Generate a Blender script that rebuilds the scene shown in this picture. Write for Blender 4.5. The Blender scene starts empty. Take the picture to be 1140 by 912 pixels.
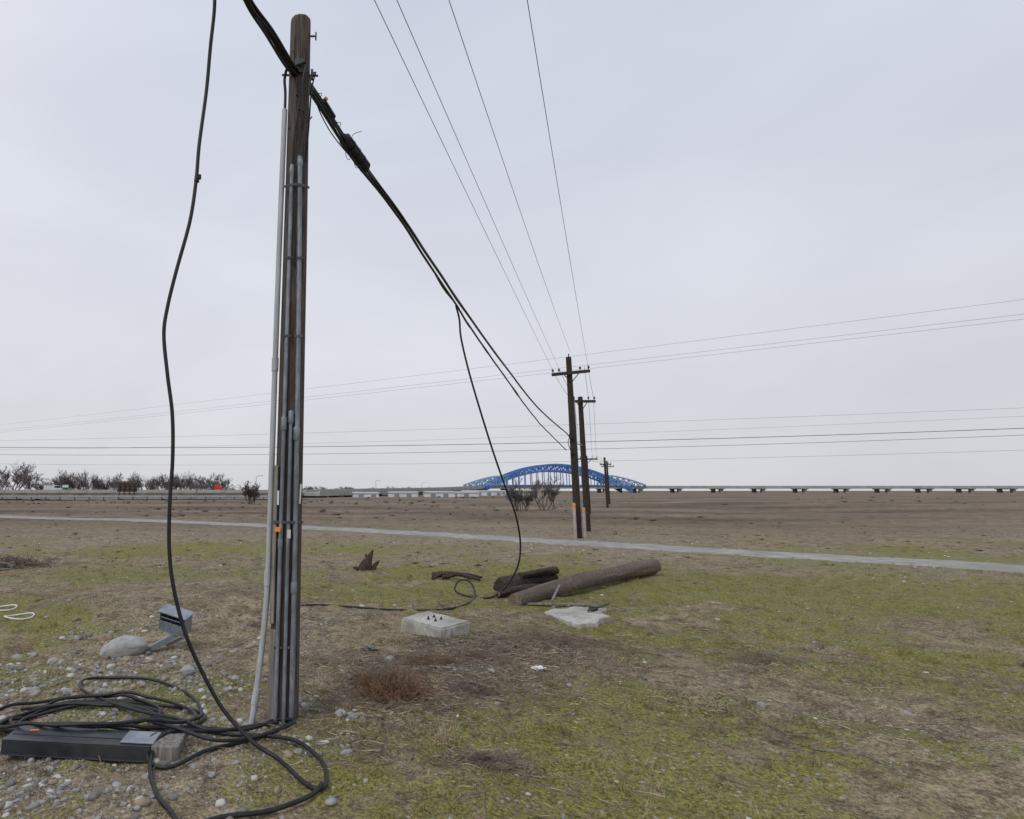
import bpy, math, random, bmesh
import numpy as np
from mathutils import Vector, Matrix, Euler
random.seed(7); rng=np.random.default_rng(7)
scene=bpy.context.scene

# ------------------------------------------------------------ noise
def vn(x,y,seed=0.0):
    xi=np.floor(x);yi=np.floor(y);fx=x-xi;fy=y-yi
    fx=fx*fx*(3-2*fx);fy=fy*fy*(3-2*fy)
    def h(a,b):
        v=np.sin(a*127.1+b*311.7+seed*74.7)*43758.5453
        return v-np.floor(v)
    a=h(xi,yi);b=h(xi+1,yi);c=h(xi,yi+1);d=h(xi+1,yi+1)
    return (a+(b-a)*fx)*(1-fy)+(c+(d-c)*fx)*fy
def fbm(x,y,seed=0.0,o=4):
    s=0;a=.5;t=0
    for i in range(o):
        s=s+a*vn(x,y,seed+i*3.1);t+=a;a*=.5;x=x*2.03+17.3;y=y*2.03+5.7
    return s/t
def ss(a,b,x):
    t=np.clip((x-a)/(b-a),0,1);return t*t*(3-2*t)
def blob(x,y,cx,cy,rx,ry):
    return np.exp(-(((x-cx)/rx)**2+((y-cy)/ry)**2))

PATH=[(-120,112),(-60,68),(-19.4,39.0),(-9.5,34.0),(-1.7,28.6),(3.7,24.0),(7.46,20.2),(9.1,18.5),(12.3,15.4),(18,10.5),(30,1)]
def path_dist(x,y):
    d=np.full(np.shape(x),1e9)
    for (x0,y0),(x1,y1) in zip(PATH[:-1],PATH[1:]):
        dx,dy=x1-x0,y1-y0
        t=np.clip(((x-x0)*dx+(y-y0)*dy)/(dx*dx+dy*dy),0,1)
        d=np.minimum(d,np.hypot(x-x0-t*dx,y-y0-t*dy))
    return d
def H(x,y):
    x=np.asarray(x,float);y=np.asarray(y,float)
    near=1-ss(25,60,y)
    z=.07*(fbm(x*.45,y*.45,1,3)-.5)*2*(.4+.6*near)
    z=z+.030*(fbm(x*2.1,y*2.1,2,3)-.5)*2*near
    z=z+near*.024*(fbm(x*8,y*8,3,3)-.5)*2*(1-ss(12,20,y))
    z=z+.20*blob(x,y,-2.0,8.9,1.9,1.2)-.06*blob(x,y,-1.2,6.6,1.2,.9)+.07*blob(x,y,4.6,8.2,1.6,.7)
    z=z+.30*(fbm(x*.05,y*.03,5,3)-.5)*2*ss(14,50,y)*(1-ss(100,160,y))
    z=z*ss(1.2,3.5,path_dist(x,y)*1.0)
    return z
def hz(x,y): return float(H(np.array([x]),np.array([y]))[0])

def zones(x,y):
    n1=fbm(x*.55+3,y*.4,11,4);n2=fbm(x*2.2,y*2.2,12,4);n3=fbm(x*.25,y*.18+9,13,3)
    m=ss(.44,.60,n1*.6+n2*.4)*.85
    for (cx,cy,rx,ry,w) in [(-3.3,7.6,.9,.7,1.0),(-3.6,12.3,2.4,1.3,1.2),(1.6,9.9,1.8,.9,1.6),(3.0,9.0,1.0,.7,.9),(5.5,12,2.2,1.8,1.0),
        (2.1,5.2,1.1,.7,1.1),(.9,3.5,.8,.35,.9),(1.9,3.9,.8,.4,.8),(-.55,5.3,.35,.6,.9),(-2.8,5.9,.7,1.0,.8),(2.9,4.4,.8,.5,.6),(-1.3,17,5,2.0,.8),(3.6,7.0,.8,.5,.8),(-1.7,5.0,.7,.3,.5)]:
        m=m+w*blob(x,y,cx,cy,rx,ry)*(.1+1.5*n2)
    m=m-1.2*blob(x,y,-2.1,9.6,1.7,1.6)-.6*blob(x,y,-.5,4.4,.6,.5)-.9*blob(x,y,.9,5.9,1.3,.7)-.6*blob(x,y,-.9,7.3,.8,1.1)-.4*blob(x,y,4.5,5,1.5,.8)
    m=m*(1-.85*ss(15,24,y))
    m=np.clip(m,0,1)
    g=ss(.3,.95,blob(x,y,-2.3,5.2,1.9,1.9)*1.1+blob(x,y,-1.2,3.6,1.6,.8)*.8+(n2-.5)*1.5)
    g=g+.8*ss(.38,.56,n3)*ss(9,13,y)*(1-ss(26,34,y))+.6*ss(.5,.68,n2)*(1-ss(9,12,y))
    g=g+.8*(1-ss(1.2,3.6,path_dist(x,y)))
    g=np.clip(g,0,1)
    l=blob(x,y,1.1,5.7,1.5,.9)+.9*blob(x,y,2.3,6.5,1.2,.6)+.6*blob(x,y,.6,4.9,.8,.4)+.6*blob(x,y,1.0,3.8,.35,.18)+.5*blob(x,y,.3,4.2,.8,.35)+.3*ss(.5,.62,fbm(x*.9,y*.9,77,3))*(1-ss(12,18,y))
    l=np.clip(l*(.1+1.6*n2),0,1)
    return m,g,l

# ------------------------------------------------------------ mesh builder
class MB:
    def __init__(s): s.v=[];s.f=[];s.m=[];s.sm=[]
    def add(s,verts,faces,mat=0,smooth=True):
        o=len(s.v);s.v.extend([tuple(p) for p in verts])
        for f in faces: s.f.append(tuple(i+o for i in f));s.m.append(mat);s.sm.append(smooth)
    def box(s,c,size,rot=(0,0,0),mat=0,taper=1.0):
        R=Euler(rot).to_matrix();c=Vector(c);hx,hy,hzz=[a/2 for a in size]
        V=[]
        for z in(-1,1):
            k=taper if z>0 else 1
            for x,y in((-1,-1),(1,-1),(1,1),(-1,1)):
                V.append(c+R@Vector((x*hx*k,y*hy*k,z*hzz)))
        s.add(V,[(3,2,1,0),(4,5,6,7),(0,1,5,4),(1,2,6,5),(2,3,7,6),(3,0,4,7)],mat,False)
    def beam(s,a,b,w,h,mat=0):
        a=Vector(a);b=Vector(b);d=(b-a);L=d.length;q=d.to_track_quat('X','Z')
        V=[]
        for x in(0,L):
            for y,z in((-1,-1),(1,-1),(1,1),(-1,1)):
                V.append(a+q@Vector((x,y*w/2,z*h/2)))
        s.add(V,[(3,2,1,0),(4,5,6,7),(0,1,5,4),(1,2,6,5),(2,3,7,6),(3,0,4,7)],mat,False)
    def sweep(s,pts,r,n=8,mat=0,caps=True,capmat=None,jit=0,seed=0):
        P=[Vector(p) for p in pts];N=len(P)
        R=list(r) if hasattr(r,'__len__') else [r]*N
        T=[(P[min(i+1,N-1)]-P[max(i-1,0)]).normalized() for i in range(N)]
        up=Vector((0,0,1)) if abs(T[0].z)<.9 else Vector((1,0,0))
        U=(up-T[0]*up.dot(T[0])).normalized();V=[];acc=0
        for i in range(N):
            U=(U-T[i]*U.dot(T[i])).normalized();W=T[i].cross(U)
            if i: acc+=(P[i]-P[i-1]).length
            for k in range(n):
                a=2*math.pi*k/n;rr=R[i]
                if jit:
                    rr*=1+jit*(float(fbm(np.array([math.cos(a)*2.2+seed+5]),np.array([math.sin(a)*2.2+acc*1.3+9]),seed,3)[0])-.5)*2
                V.append(P[i]+(U*math.cos(a)+W*math.sin(a))*rr)
        F=[(i*n+k,i*n+(k+1)%n,(i+1)*n+(k+1)%n,(i+1)*n+k) for i in range(N-1) for k in range(n)]
        s.add(V,F,mat,n>4)
        if caps:
            cm=mat if capmat is None else capmat
            s.add(V[:n],[tuple(reversed(range(n)))],cm,False)
            s.add(V[-n:],[tuple(range(n))],cm,False)
    def build(s,name,mats,parent=None,bevel=0):
        me=bpy.data.meshes.new(name);me.from_pydata(s.v,[],s.f)
        for m in mats: me.materials.append(m)
        me.polygons.foreach_set('material_index',s.m);me.polygons.foreach_set('use_smooth',s.sm)
        me.update()
        ob=bpy.data.objects.new(name,me);scene.collection.objects.link(ob)
        if parent: ob.parent=parent
        if bevel:
            b=ob.modifiers.new('b','BEVEL');b.width=bevel;b.segments=2;b.limit_method='ANGLE'
        return ob
def npmesh(name,V,F,mats,smooth=False,matidx=None):
    me=bpy.data.meshes.new(name);nv=len(V);nf,k=F.shape
    me.vertices.add(nv);me.vertices.foreach_set('co',V.astype(np.float32).ravel())
    me.loops.add(nf*k);me.loops.foreach_set('vertex_index',F.astype(np.int32).ravel())
    me.polygons.add(nf);me.polygons.foreach_set('loop_start',(np.arange(nf)*k).astype(np.int32))
    me.polygons.foreach_set('loop_total',np.full(nf,k,np.int32))
    me.polygons.foreach_set('use_smooth',np.full(nf,smooth))
    for m in mats: me.materials.append(m)
    if matidx is not None: me.polygons.foreach_set('material_index',matidx.astype(np.int32))
    me.update(calc_edges=True);me.validate()
    ob=bpy.data.objects.new(name,me);scene.collection.objects.link(ob);return ob
def empty(name,loc=(0,0,0)):
    e=bpy.data.objects.new(name,None);e.location=loc;scene.collection.objects.link(e);return e
def cat(pts,k=8):
    P=[Vector(p) for p in pts];out=[]
    for i in range(len(P)-1):
        p0=P[max(i-1,0)];p1=P[i];p2=P[i+1];p3=P[min(i+2,len(P)-1)]
        for j in range(k):
            t=j/k;out.append(.5*((2*p1)+(p2-p0)*t+(2*p0-5*p1+4*p2-p3)*t*t+(3*p1-p0-3*p2+p3)*t**3))
    out.append(P[-1]);return out

# ------------------------------------------------------------ materials
def newmat(name):
    m=bpy.data.materials.new(name);m.use_nodes=True;nt=m.node_tree
    return m,nt,nt.nodes['Principled BSDF']
def noise_mat(name,c1,c2,scale=5,rough=.8,bump=.3,stretch=(1,1,1),detail=5,metal=0,contrast=(.35,.65),c3=None,bdist=.01,spec=.4):
    m,nt,b=newmat(name);N=nt.nodes;L=nt.links
    tc=N.new('ShaderNodeTexCoord');mp=N.new('ShaderNodeMapping');mp.inputs['Scale'].default_value=stretch
    L.new(tc.outputs['Object'],mp.inputs['Vector'])
    nz=N.new('ShaderNodeTexNoise');nz.inputs['Scale'].default_value=scale;nz.inputs['Detail'].default_value=detail;nz.inputs['Roughness'].default_value=.65
    L.new(mp.outputs[0],nz.inputs['Vector'])
    cr=N.new('ShaderNodeValToRGB');cr.color_ramp.elements[0].position=contrast[0];cr.color_ramp.elements[1].position=contrast[1]
    cr.color_ramp.elements[0].color=(*c1,1);cr.color_ramp.elements[1].color=(*c2,1)
    L.new(nz.outputs['Fac'],cr.inputs['Fac']);col=cr.outputs['Color']
    if c3:
        n2=N.new('ShaderNodeTexNoise');n2.inputs['Scale'].default_value=scale*.23;n2.inputs['Detail'].default_value=4
        L.new(tc.outputs['Object'],n2.inputs['Vector'])
        r2=N.new('ShaderNodeValToRGB');r2.color_ramp.elements[0].position=.45;r2.color_ramp.elements[1].position=.7
        L.new(n2.outputs['Fac'],r2.inputs['Fac'])
        mx=N.new('ShaderNodeMixRGB');L.new(r2.outputs['Color'],mx.inputs['Fac']);L.new(col,mx.inputs[1]);mx.inputs[2].default_value=(*c3,1);col=mx.outputs[0]
    L.new(col,b.inputs['Base Color'])
    b.inputs['Roughness'].default_value=rough;b.inputs['Metallic'].default_value=metal
    b.inputs['Specular IOR Level'].default_value=spec
    if bump:
        bp=N.new('ShaderNodeBump');bp.inputs['Strength'].default_value=bump;bp.inputs['Distance'].default_value=bdist
        L.new(nz.outputs['Fac'],bp.inputs['Height']);L.new(bp.outputs[0],b.inputs['Normal'])
    return m
M={}
M['pole']=noise_mat('weathered_pole_wood',(.020,.015,.013),(.165,.125,.102),9,.85,.8,(7,7,.35),8,c3=(.075,.058,.050),contrast=(.36,.68))
M['pole_far']=noise_mat('far_pole_wood',(.020,.014,.012),(.055,.042,.036),9,.9,.3,(4,4,.5))
M['pvc']=noise_mat('pvc_grey_white',(.38,.39,.41),(.52,.53,.55),6,.5,.05,(3,3,.6),c3=(.34,.34,.34))
M['galv']=noise_mat('galvanised_steel',(.15,.17,.195),(.29,.32,.36),14,.5,.1,(3,3,.8),metal=.25,c3=(.12,.13,.145))
M['strap']=noise_mat('dull_strap_steel',(.05,.05,.05),(.12,.12,.125),14,.6,.1,metal=.3)
M['rubber']=noise_mat('black_cable_jacket',(.009,.009,.010),(.020,.020,.022),20,.5,.1,spec=.4)
M['wire']=noise_mat('aluminium_line_wire',(.22,.23,.25),(.32,.33,.35),20,.5,0)
M['wood_grey']=noise_mat('grey_board',(.10,.09,.08),(.28,.26,.235),8,.9,.6,(6,6,.4))
M['orange']=noise_mat('orange_tag',(.75,.20,.02),(.85,.28,.04),8,.5,0)
M['white']=noise_mat('white_plastic',(.62,.62,.60),(.75,.75,.73),6,.5,.05)
M['concrete']=noise_mat('old_concrete',(.32,.305,.27),(.54,.52,.48),14,.9,.5,detail=9,c3=(.26,.25,.20))
M['rock']=noise_mat('boulder_stone',(.22,.22,.22),(.46,.455,.44),9,.85,.5,detail=9,c3=(.24,.23,.21))
M['log']=noise_mat('log_bark',(.045,.033,.027),(.27,.205,.165),7,.9,1,(5,5,5),detail=9,c3=(.12,.090,.075),bdist=.03)
M['log_dark']=noise_mat('charred_split_wood',(.012,.009,.008),(.10,.070,.056),8,.9,1,(4,4,4),detail=8,bdist=.03)
M['log_end']=noise_mat('log_end_grain',(.12,.085,.06),(.26,.19,.14),18,.9,.6)
M['trunk']=noise_mat('dry_twigs',(.085,.065,.05),(.26,.20,.155),9,.9,0)
M['straw']=noise_mat('dry_straw',(.26,.20,.11),(.50,.42,.28),11,.9,0)
M['weed']=noise_mat('rusty_dead_weed',(.09,.055,.035),(.26,.15,.09),12,.9,0)
M['bare']=noise_mat('bare_branches',(.095,.080,.078),(.16,.135,.130),3,.95,0)
M['sage']=noise_mat('sagebrush',(.085,.070,.048),(.20,.155,.105),1.3,.95,0)
M['blade']=noise_mat('grass_blades',(.10,.115,.022),(.25,.245,.065),3,.8,0)
M['blackmetal']=noise_mat('dark_painted_metal',(.010,.012,.016),(.03,.036,.046),9,.38,.1,c3=(.045,.045,.045),spec=.5)
M['bluegrey']=noise_mat('blue_grey_sheet_metal',(.18,.21,.25),(.31,.34,.38),7,.4,.1,metal=.3)
M['bridge']=noise_mat('bridge_blue_paint',(.06,.15,.42),(.08,.19,.48),.2,.6,0)
M['bridge2']=noise_mat('bridge_faded_paint',(.17,.30,.46),(.23,.37,.52),.2,.6,0)
M['viaduct']=noise_mat('viaduct_concrete',(.30,.30,.29),(.40,.40,.385),.4,.9,0)
M['asphalt']=noise_mat('asphalt',(.045,.045,.047),(.075,.075,.075),2,.9,.1)
M['bank']=noise_mat('embankment_dry_grass',(.05,.042,.032),(.15,.12,.085),.6,.95,0)
M['steelrail']=noise_mat('guardrail_steel',(.30,.31,.32),(.42,.43,.44),1,.5,0)
M['signbrown']=noise_mat('sign_panel_brown',(.07,.045,.035),(.11,.07,.055),1,.7,0)
M['green']=noise_mat('sign_green',(.02,.14,.10),(.03,.18,.12),1,.5,0)
M['red']=noise_mat('red_truck_paint',(.50,.03,.02),(.60,.045,.03),1,.35,0)
M['glass']=noise_mat('dark_glass',(.02,.025,.03),(.03,.035,.04),1,.1,0)
M['tyre']=noise_mat('tyre_rubber',(.015,.015,.015),(.025,.025,.025),5,.9,0)
M['wallw']=noise_mat('pale_wall',(.55,.56,.56),(.68,.69,.69),.6,.8,0)
M['porc']=noise_mat('porcelain_insulator',(.10,.07,.06),(.16,.12,.10),6,.3,0)
M['pinkpost']=noise_mat('guy_guard_plastic',(.30,.24,.22),(.42,.35,.32),3,.6,0)

def ground_mat():
    m,nt,b=newmat('ground_soil_moss_gravel');N=nt.nodes;L=nt.links
    tc=N.new('ShaderNodeTexCoord');at=N.new('ShaderNodeAttribute');at.attribute_name='zone'
    sp=N.new('ShaderNodeSeparateColor');L.new(at.outputs['Color'],sp.inputs[0])
    def nz(s,d=6,r=.6,dist=0):
        n=N.new('ShaderNodeTexNoise');n.inputs['Scale'].default_value=s;n.inputs['Detail'].default_value=d;n.inputs['Roughness'].default_value=r;n.inputs['Distortion'].default_value=dist
        L.new(tc.outputs['Object'],n.inputs['Vector']);return n.outputs['Fac']
    def ramp(f,p0,p1,c0=(0,0,0),c1=(1,1,1)):
        r=N.new('ShaderNodeValToRGB');e=r.color_ramp.elements;e[0].position=p0;e[1].position=p1;e[0].color=(*c0,1);e[1].color=(*c1,1);L.new(f,r.inputs[0]);return r.outputs[0]
    def mix(f,a,c,mode='MIX'):
        x=N.new('ShaderNodeMixRGB');x.blend_type=mode
        for i,v in zip((0,1,2),(f,a,c)):
            if isinstance(v,(int,float)): x.inputs[i].default_value=v
            elif isinstance(v,tuple): x.inputs[i].default_value=(*v,1)
            else: L.new(v,x.inputs[i])
        return x.outputs[0]
    def math_(op,a,c):
        x=N.new('ShaderNodeMath');x.operation=op;x.use_clamp=False
        for i,v in enumerate((a,c)):
            if isinstance(v,(int,float)): x.inputs[i].default_value=v
            else: L.new(v,x.inputs[i])
        return x.outputs[0]
    big=nz(.7,3);mid=nz(3.2,5,.72);fine=nz(42,3,.8);med=nz(11,4,.75)
    soil=mix(ramp(mid,.36,.60),(.215,.172,.112),(.46,.385,.265))
    soil=mix(math_('MULTIPLY',ramp(big,.45,.62),.5),soil,(.27,.22,.155))
    soil=mix(.85,soil,mix(ramp(med,.36,.58),(.48,.46,.42),(1.12,1.10,1.06)),'MULTIPLY')
    soil=mix(.85,soil,mix(ramp(fine,.38,.60),(.36,.345,.33),(1.2,1.19,1.17)),'MULTIPLY')
    moss=mix(ramp(fine,.36,.62),(.075,.078,.018),(.32,.30,.075))
    moss=mix(math_('MULTIPLY',ramp(med,.5,.66),.5),moss,(.27,.225,.115))
    mf=math_('ADD',sp.outputs[0],math_('MULTIPLY',math_('SUBTRACT',mid,.5),1.6))
    mf=math_('ADD',mf,math_('MULTIPLY',math_('SUBTRACT',med,.5),2.0))
    mf=math_('ADD',mf,math_('MULTIPLY',math_('SUBTRACT',fine,.5),.8))
    col=mix(math_('MULTIPLY',ramp(mf,.32,.66),.85),soil,moss)
    lit=mix(ramp(fine,.38,.62),(.045,.035,.026),(.26,.205,.155))
    lf=math_('ADD',sp.outputs[2],math_('MULTIPLY',math_('SUBTRACT',med,.5),2.0))
    col=mix(math_('MULTIPLY',ramp(lf,.3,.8),.75),col,lit)
    hs=[]
    for sc in (26,66):
        vo=N.new('ShaderNodeTexVoronoi');vo.inputs['Scale'].default_value=sc;L.new(tc.outputs['Object'],vo.inputs['Vector'])
        se=N.new('ShaderNodeSeparateColor');L.new(vo.outputs['Color'],se.inputs[0])
        st=ramp(se.outputs[0],0,1,(.16,.152,.135),(.50,.485,.455))
        inside=ramp(vo.outputs['Distance'],.24,.40,(1,1,1),(0,0,0))
        sel=math_('ADD',math_('MULTIPLY',sp.outputs[1],.75),math_('MULTIPLY',math_('SUBTRACT',mid,.5),1.3))
        on=math_('GREATER_THAN',math_('ADD',sel,.08),math_('MULTIPLY',se.outputs[1],1.15))
        f=math_('MULTIPLY',inside,on);hs.append(f)
        col=mix(math_('MULTIPLY',f,.82),col,st)
    geo=N.new('ShaderNodeSeparateXYZ');L.new(tc.outputs['Object'],geo.inputs[0])
    far=N.new('ShaderNodeMapRange');far.inputs[1].default_value=24;far.inputs[2].default_value=40;L.new(math_('ADD',geo.outputs[1],math_('MULTIPLY',big,8)),far.inputs[0])
    mpn=N.new('ShaderNodeMapping');mpn.inputs['Scale'].default_value=(.35,1,1);L.new(tc.outputs['Object'],mpn.inputs[0])
    fsn=N.new('ShaderNodeTexNoise');fsn.inputs['Scale'].default_value=.10;fsn.inputs['Detail'].default_value=6;fsn.inputs['Roughness'].default_value=.7;L.new(mpn.outputs[0],fsn.inputs['Vector'])
    f2=nz(1.4,4,.75)
    farc=mix(ramp(fsn.outputs['Fac'],.40,.60),(.115,.088,.066),(.29,.225,.175))
    farc=mix(.8,farc,mix(ramp(f2,.38,.62),(.40,.40,.37),(1.15,1.13,1.1)),'MULTIPLY')
    col=mix(math_('MULTIPLY',far.outputs[0],.88),col,farc)
    L.new(col,b.inputs['Base Color']);b.inputs['Roughness'].default_value=.95;b.inputs['Specular IOR Level'].default_value=.15
    hgt=math_('ADD',math_('MULTIPLY',fine,.6),math_('MULTIPLY',med,1.2))
    bp=N.new('ShaderNodeBump');bp.inputs['Strength'].default_value=1;bp.inputs['Distance'].default_value=.04
    L.new(hgt,bp.inputs['Height']);L.new(bp.outputs[0],b.inputs['Normal'])
    return m
MG=ground_mat()

# ------------------------------------------------------------ ground sheet
ys=list(np.arange(-40,0,4.0))+list(np.arange(0,2.4,.3))
y=2.4
while y<2600:
    ys.append(y);y+=max(.028,.0125*(y-1.2))
ys=np.array(ys+[2800.])
xs=[0.];x=0
while x<2600:
    x+=max(.034,.018*abs(x)-.02);xs.append(x)
xs=np.array(xs);xs=np.concatenate([-xs[:0:-1],xs])
X,Y=np.meshgrid(xs,ys);nx=len(xs);ny=len(ys)
Z=H(X,Y)
V=np.stack([X,Y,Z],-1).reshape(-1,3)
idx=np.arange(nx*ny).reshape(ny,nx)
F=np.stack([idx[:-1,:-1],idx[:-1,1:],idx[1:,1:],idx[1:,:-1]],-1).reshape(-1,4)
g=npmesh('ground',V,F,[MG],True)
m_,g_,l_=zones(X,Y)
ca=g.data.color_attributes.new('zone','FLOAT_COLOR','POINT')
C=np.stack([m_,g_,l_,np.ones_like(m_)],-1).astype(np.float32)
ca.data.foreach_set('color',C.ravel())

# gravel path ribbon
pp=cat([(a,b_,0) for a,b_ in PATH],60)
PV=[];cols=11
for i,p in enumerate(pp):
    t=(pp[min(i+1,len(pp)-1)]-pp[max(i-1,0)]).normalized();nrm=Vector((-t.y,t.x,0))
    wl=1.0+.006*max(p.y-18,0)+.6*(float(fbm(np.array([i*.23]),np.array([1.]),81,3)[0])-.5)
    wr=1.0+.006*max(p.y-18,0)+.6*(float(fbm(np.array([i*.23]),np.array([9.]),82,3)[0])-.5)
    for j in range(cols):
        s=(j/(cols-1)-.5)*2
        q=p+nrm*(s*(wl if s<0 else wr))
        PV.append((q.x,q.y,hz(q.x,q.y)+.022-.03*abs(s)**4))
idp=np.arange(len(pp)*cols).reshape(-1,cols)
FP=np.stack([idp[:-1,:-1],idp[1:,:-1],idp[1:,1:],idp[:-1,1:]],-1).reshape(-1,4)
M['pathm']=noise_mat('gravel_path_surface',(.20,.195,.185),(.38,.375,.355),2.2,.9,.5,detail=10,c3=(.25,.235,.205))
npmesh('gravel_path',np.array(PV),FP,[M['pathm']],True)

# ------------------------------------------------------------ loose stones
def ico(sub):
    bm=bmesh.new();bmesh.ops.create_icosphere(bm,subdivisions=sub,radius=1)
    v=np.array([p.co[:] for p in bm.verts]);f=np.array([[q.index for q in p.verts] for p in bm.faces]);bm.free();return v,f
iv,iF=ico(2)
px=[];py=[];pr=[]
def scatter(n,xr,yr,dens,rr,pw=4):
    got=0
    while got<n:
        x=rng.uniform(*xr,4000);y=rng.uniform(*yr,4000)
        k=rng.random(4000)<dens(x,y)
        x=x[k][:n-got];y=y[k][:n-got]
        r=rr[0]+(rr[1]-rr[0])*rng.random(len(x))**pw
        px.append(x);py.append(y);pr.append(r);got+=len(x)
scatter(6800,(-4.4,.4),(3.0,8.0),lambda x,y: (zones(x,y)[1]*(.3+blob(x,y,-2.3,4.8,1.9,1.8))+.03)*(.25+ss(.38,.6,fbm(x*3,y*3,91,3))),(.004,.034),4)
scatter(3000,(-3,7),(3.0,9),lambda x,y: .12+zones(x,y)[1],(.003,.018))
scatter(3600,(-10,18),(7,24),lambda x,y: .10+zones(x,y)[1],(.008,.035))
scatter(90,(-3.8,.2),(3.4,7.2),lambda x,y: .1+zones(x,y)[1],(.028,.055),1.5)
scatter(45,(.1,6),(3.5,10),lambda x,y: .5+x*0,(.018,.045),1.5)
px=np.concatenate(px);py=np.concatenate(py);pr=np.concatenate(pr);n=len(px);pz=H(px,py)
nv=len(iv);sc=pr[:,None]*np.stack([rng.uniform(.8,1.4,n),rng.uniform(.6,1.1,n),rng.uniform(.4,.75,n)],-1)
base=iv[None]*(1+.36*(rng.random((n,nv))-.5))[...,None]
base=base*sc[:,None,:]
a=rng.uniform(0,6.28,n);ca_,sa_=np.cos(a)[:,None],np.sin(a)[:,None]
bx=base[...,0]*ca_-base[...,1]*sa_;by=base[...,0]*sa_+base[...,1]*ca_
SV=np.stack([bx+px[:,None],by+py[:,None],base[...,2]+pz[:,None]+(sc[:,2]*rng.uniform(-.25,.4,n))[:,None]],-1).reshape(-1,3)
SF=(iF[None]+(np.arange(n)*nv)[:,None,None]).reshape(-1,3)
stm=[noise_mat('stone_a',(.20,.20,.195),(.34,.335,.32),30,.85,.2),noise_mat('stone_b',(.13,.12,.11),(.22,.205,.185),30,.85,.2),
     noise_mat('stone_c',(.38,.375,.35),(.54,.53,.50),30,.85,.2),noise_mat('stone_d',(.21,.165,.115),(.34,.28,.20),30,.85,.2)]
mi=np.repeat(rng.choice(4,n,p=[.36,.26,.12,.26]),len(iF))
npmesh('gravel',SV,SF,stm,True,mi)

# ------------------------------------------------------------ moss/grass blades
def rej(n,xr,yr,dens):
    xx=[];yy=[];got=0
    while got<n:
        x=rng.uniform(*xr,20000);y=rng.uniform(*yr,20000);k=rng.random(20000)<dens(x,y)
        x=x[k][:n-got];y=y[k][:n-got];xx.append(x);yy.append(y);got+=len(x)
    return np.concatenate(xx),np.concatenate(yy)
def blade_mesh(name,x,y,h,w,mat,lean):
    n=len(x);z=H(x,y)-.002
    a=rng.uniform(0,6.28,n);b=rng.uniform(0,6.28,n);l=rng.random(n)*lean
    p=np.stack([x,y,z],-1);d=np.stack([np.cos(a),np.sin(a),0*a],-1)*w
    tip=p+np.stack([np.cos(b)*l*h,np.sin(b)*l*h,h],-1)
    V=np.stack([p-d,p+d,tip],1).reshape(-1,3);F=np.arange(3*n).reshape(-1,3)
    return npmesh(name,V,F,[mat])
def blades(name,n,xr,yr,dens,hh,w,mat,lean=.5):
    x,y=rej(n,xr,yr,dens);blade_mesh(name,x,y,hh[0]+(hh[1]-hh[0])*rng.random(n)**2.5,w,mat,lean)
def tufts(name,n,k,xr,yr,dens,hh,rad,w,mat,lean):
    x,y=rej(n,xr,yr,dens);s=rng.uniform(.5,1.3,n)
    X_=(x[:,None]+rng.normal(0,rad,(n,k))*s[:,None]).ravel();Y_=(y[:,None]+rng.normal(0,rad,(n,k))*s[:,None]).ravel()
    h=(hh[0]+(hh[1]-hh[0])*rng.random((n,k)))*s[:,None]
    blade_mesh(name,X_,Y_,h.ravel(),w,mat,lean)
pv=lambda x,y: np.clip(5/(y+.5),0,1)**1.5
blades('moss_grass',60000,(-6,10),(3.0,13),lambda x,y: zones(x,y)[0]**2*(.2+(fbm(x*5,y*5,41,2)>.52))*pv(x,y),(.005,.024),.0022,M['blade'],1.0)
blades('dry_grass',12000,(-6,12),(3.0,14),lambda x,y: ((fbm(x*1.6,y*1.6,51,3)>.57)*.9+.05)*pv(x,y),(.01,.05),.0016,M['straw'],1.6)
tufts('dry_grass.001',1100,22,(-7,14),(3.2,20),lambda x,y: (fbm(x*1.1,y*1.1,53,3)>.53)*.8*np.clip(7/(y+1),0,1)+.02,(.015,.065),.022,.0022,M['straw'],1.2)
tufts('dry_grass.002',800,26,(-7,16),(3.2,22),lambda x,y: (fbm(x*.8,y*.8,54,3)>.52)*.8*np.clip(8/(y+1),0,1)+.02,(.015,.05),.03,.0028,M['trunk'],1.5)
tufts('grass_tufts',1100,26,(-7,14),(3.2,16),lambda x,y: zones(x,y)[0]*np.clip(7/(y+1),0,1),(.015,.05),.028,.0026,M['blade'],.9)

def sticks(name,x,y,L,r,mat,up=.12):
    n=len(x);z=H(x,y)+.004+rng.random(n)*.012;a=rng.uniform(0,6.28,n);l=L[0]+(L[1]-L[0])*rng.random(n)**2
    e=rng.normal(0,up,n);d=np.stack([np.cos(a),np.sin(a),e],-1)*l[:,None]
    p=np.stack([x,y,z],-1);rr=r*(.5+rng.random(n))
    mid=p+d*.5+rng.normal(0,.06,(n,3))*l[:,None];mid[:,2]=np.maximum(mid[:,2],H(mid[:,0],mid[:,1])+.003)
    end=p+d;end[:,2]=np.maximum(end[:,2],H(end[:,0],end[:,1])+.002)
    side=np.stack([-np.sin(a),np.cos(a),0*a],-1)*rr[:,None];upv=np.zeros((n,3));upv[:,2]=rr*1.7
    V=np.stack([p-side,p+side,p+upv,mid-side,mid+side,mid+upv,end-side*.4,end+side*.4,end+upv*.4],1).reshape(-1,3)
    q=np.array([[0,1,4,3],[1,2,5,4],[2,0,3,5],[3,4,7,6],[4,5,8,7],[5,3,6,8]])
    F=(q[None]+(np.arange(n)*9)[:,None,None]).reshape(-1,4)
    return npmesh(name,V,F,[mat])
dl=lambda x,y: zones(x,y)[2]**1.5+.015
sticks('twig_litter',*rej(5600,(-1.5,6),(3.1,9.5),dl),(.02,.20),.0024,M['trunk'])
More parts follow.
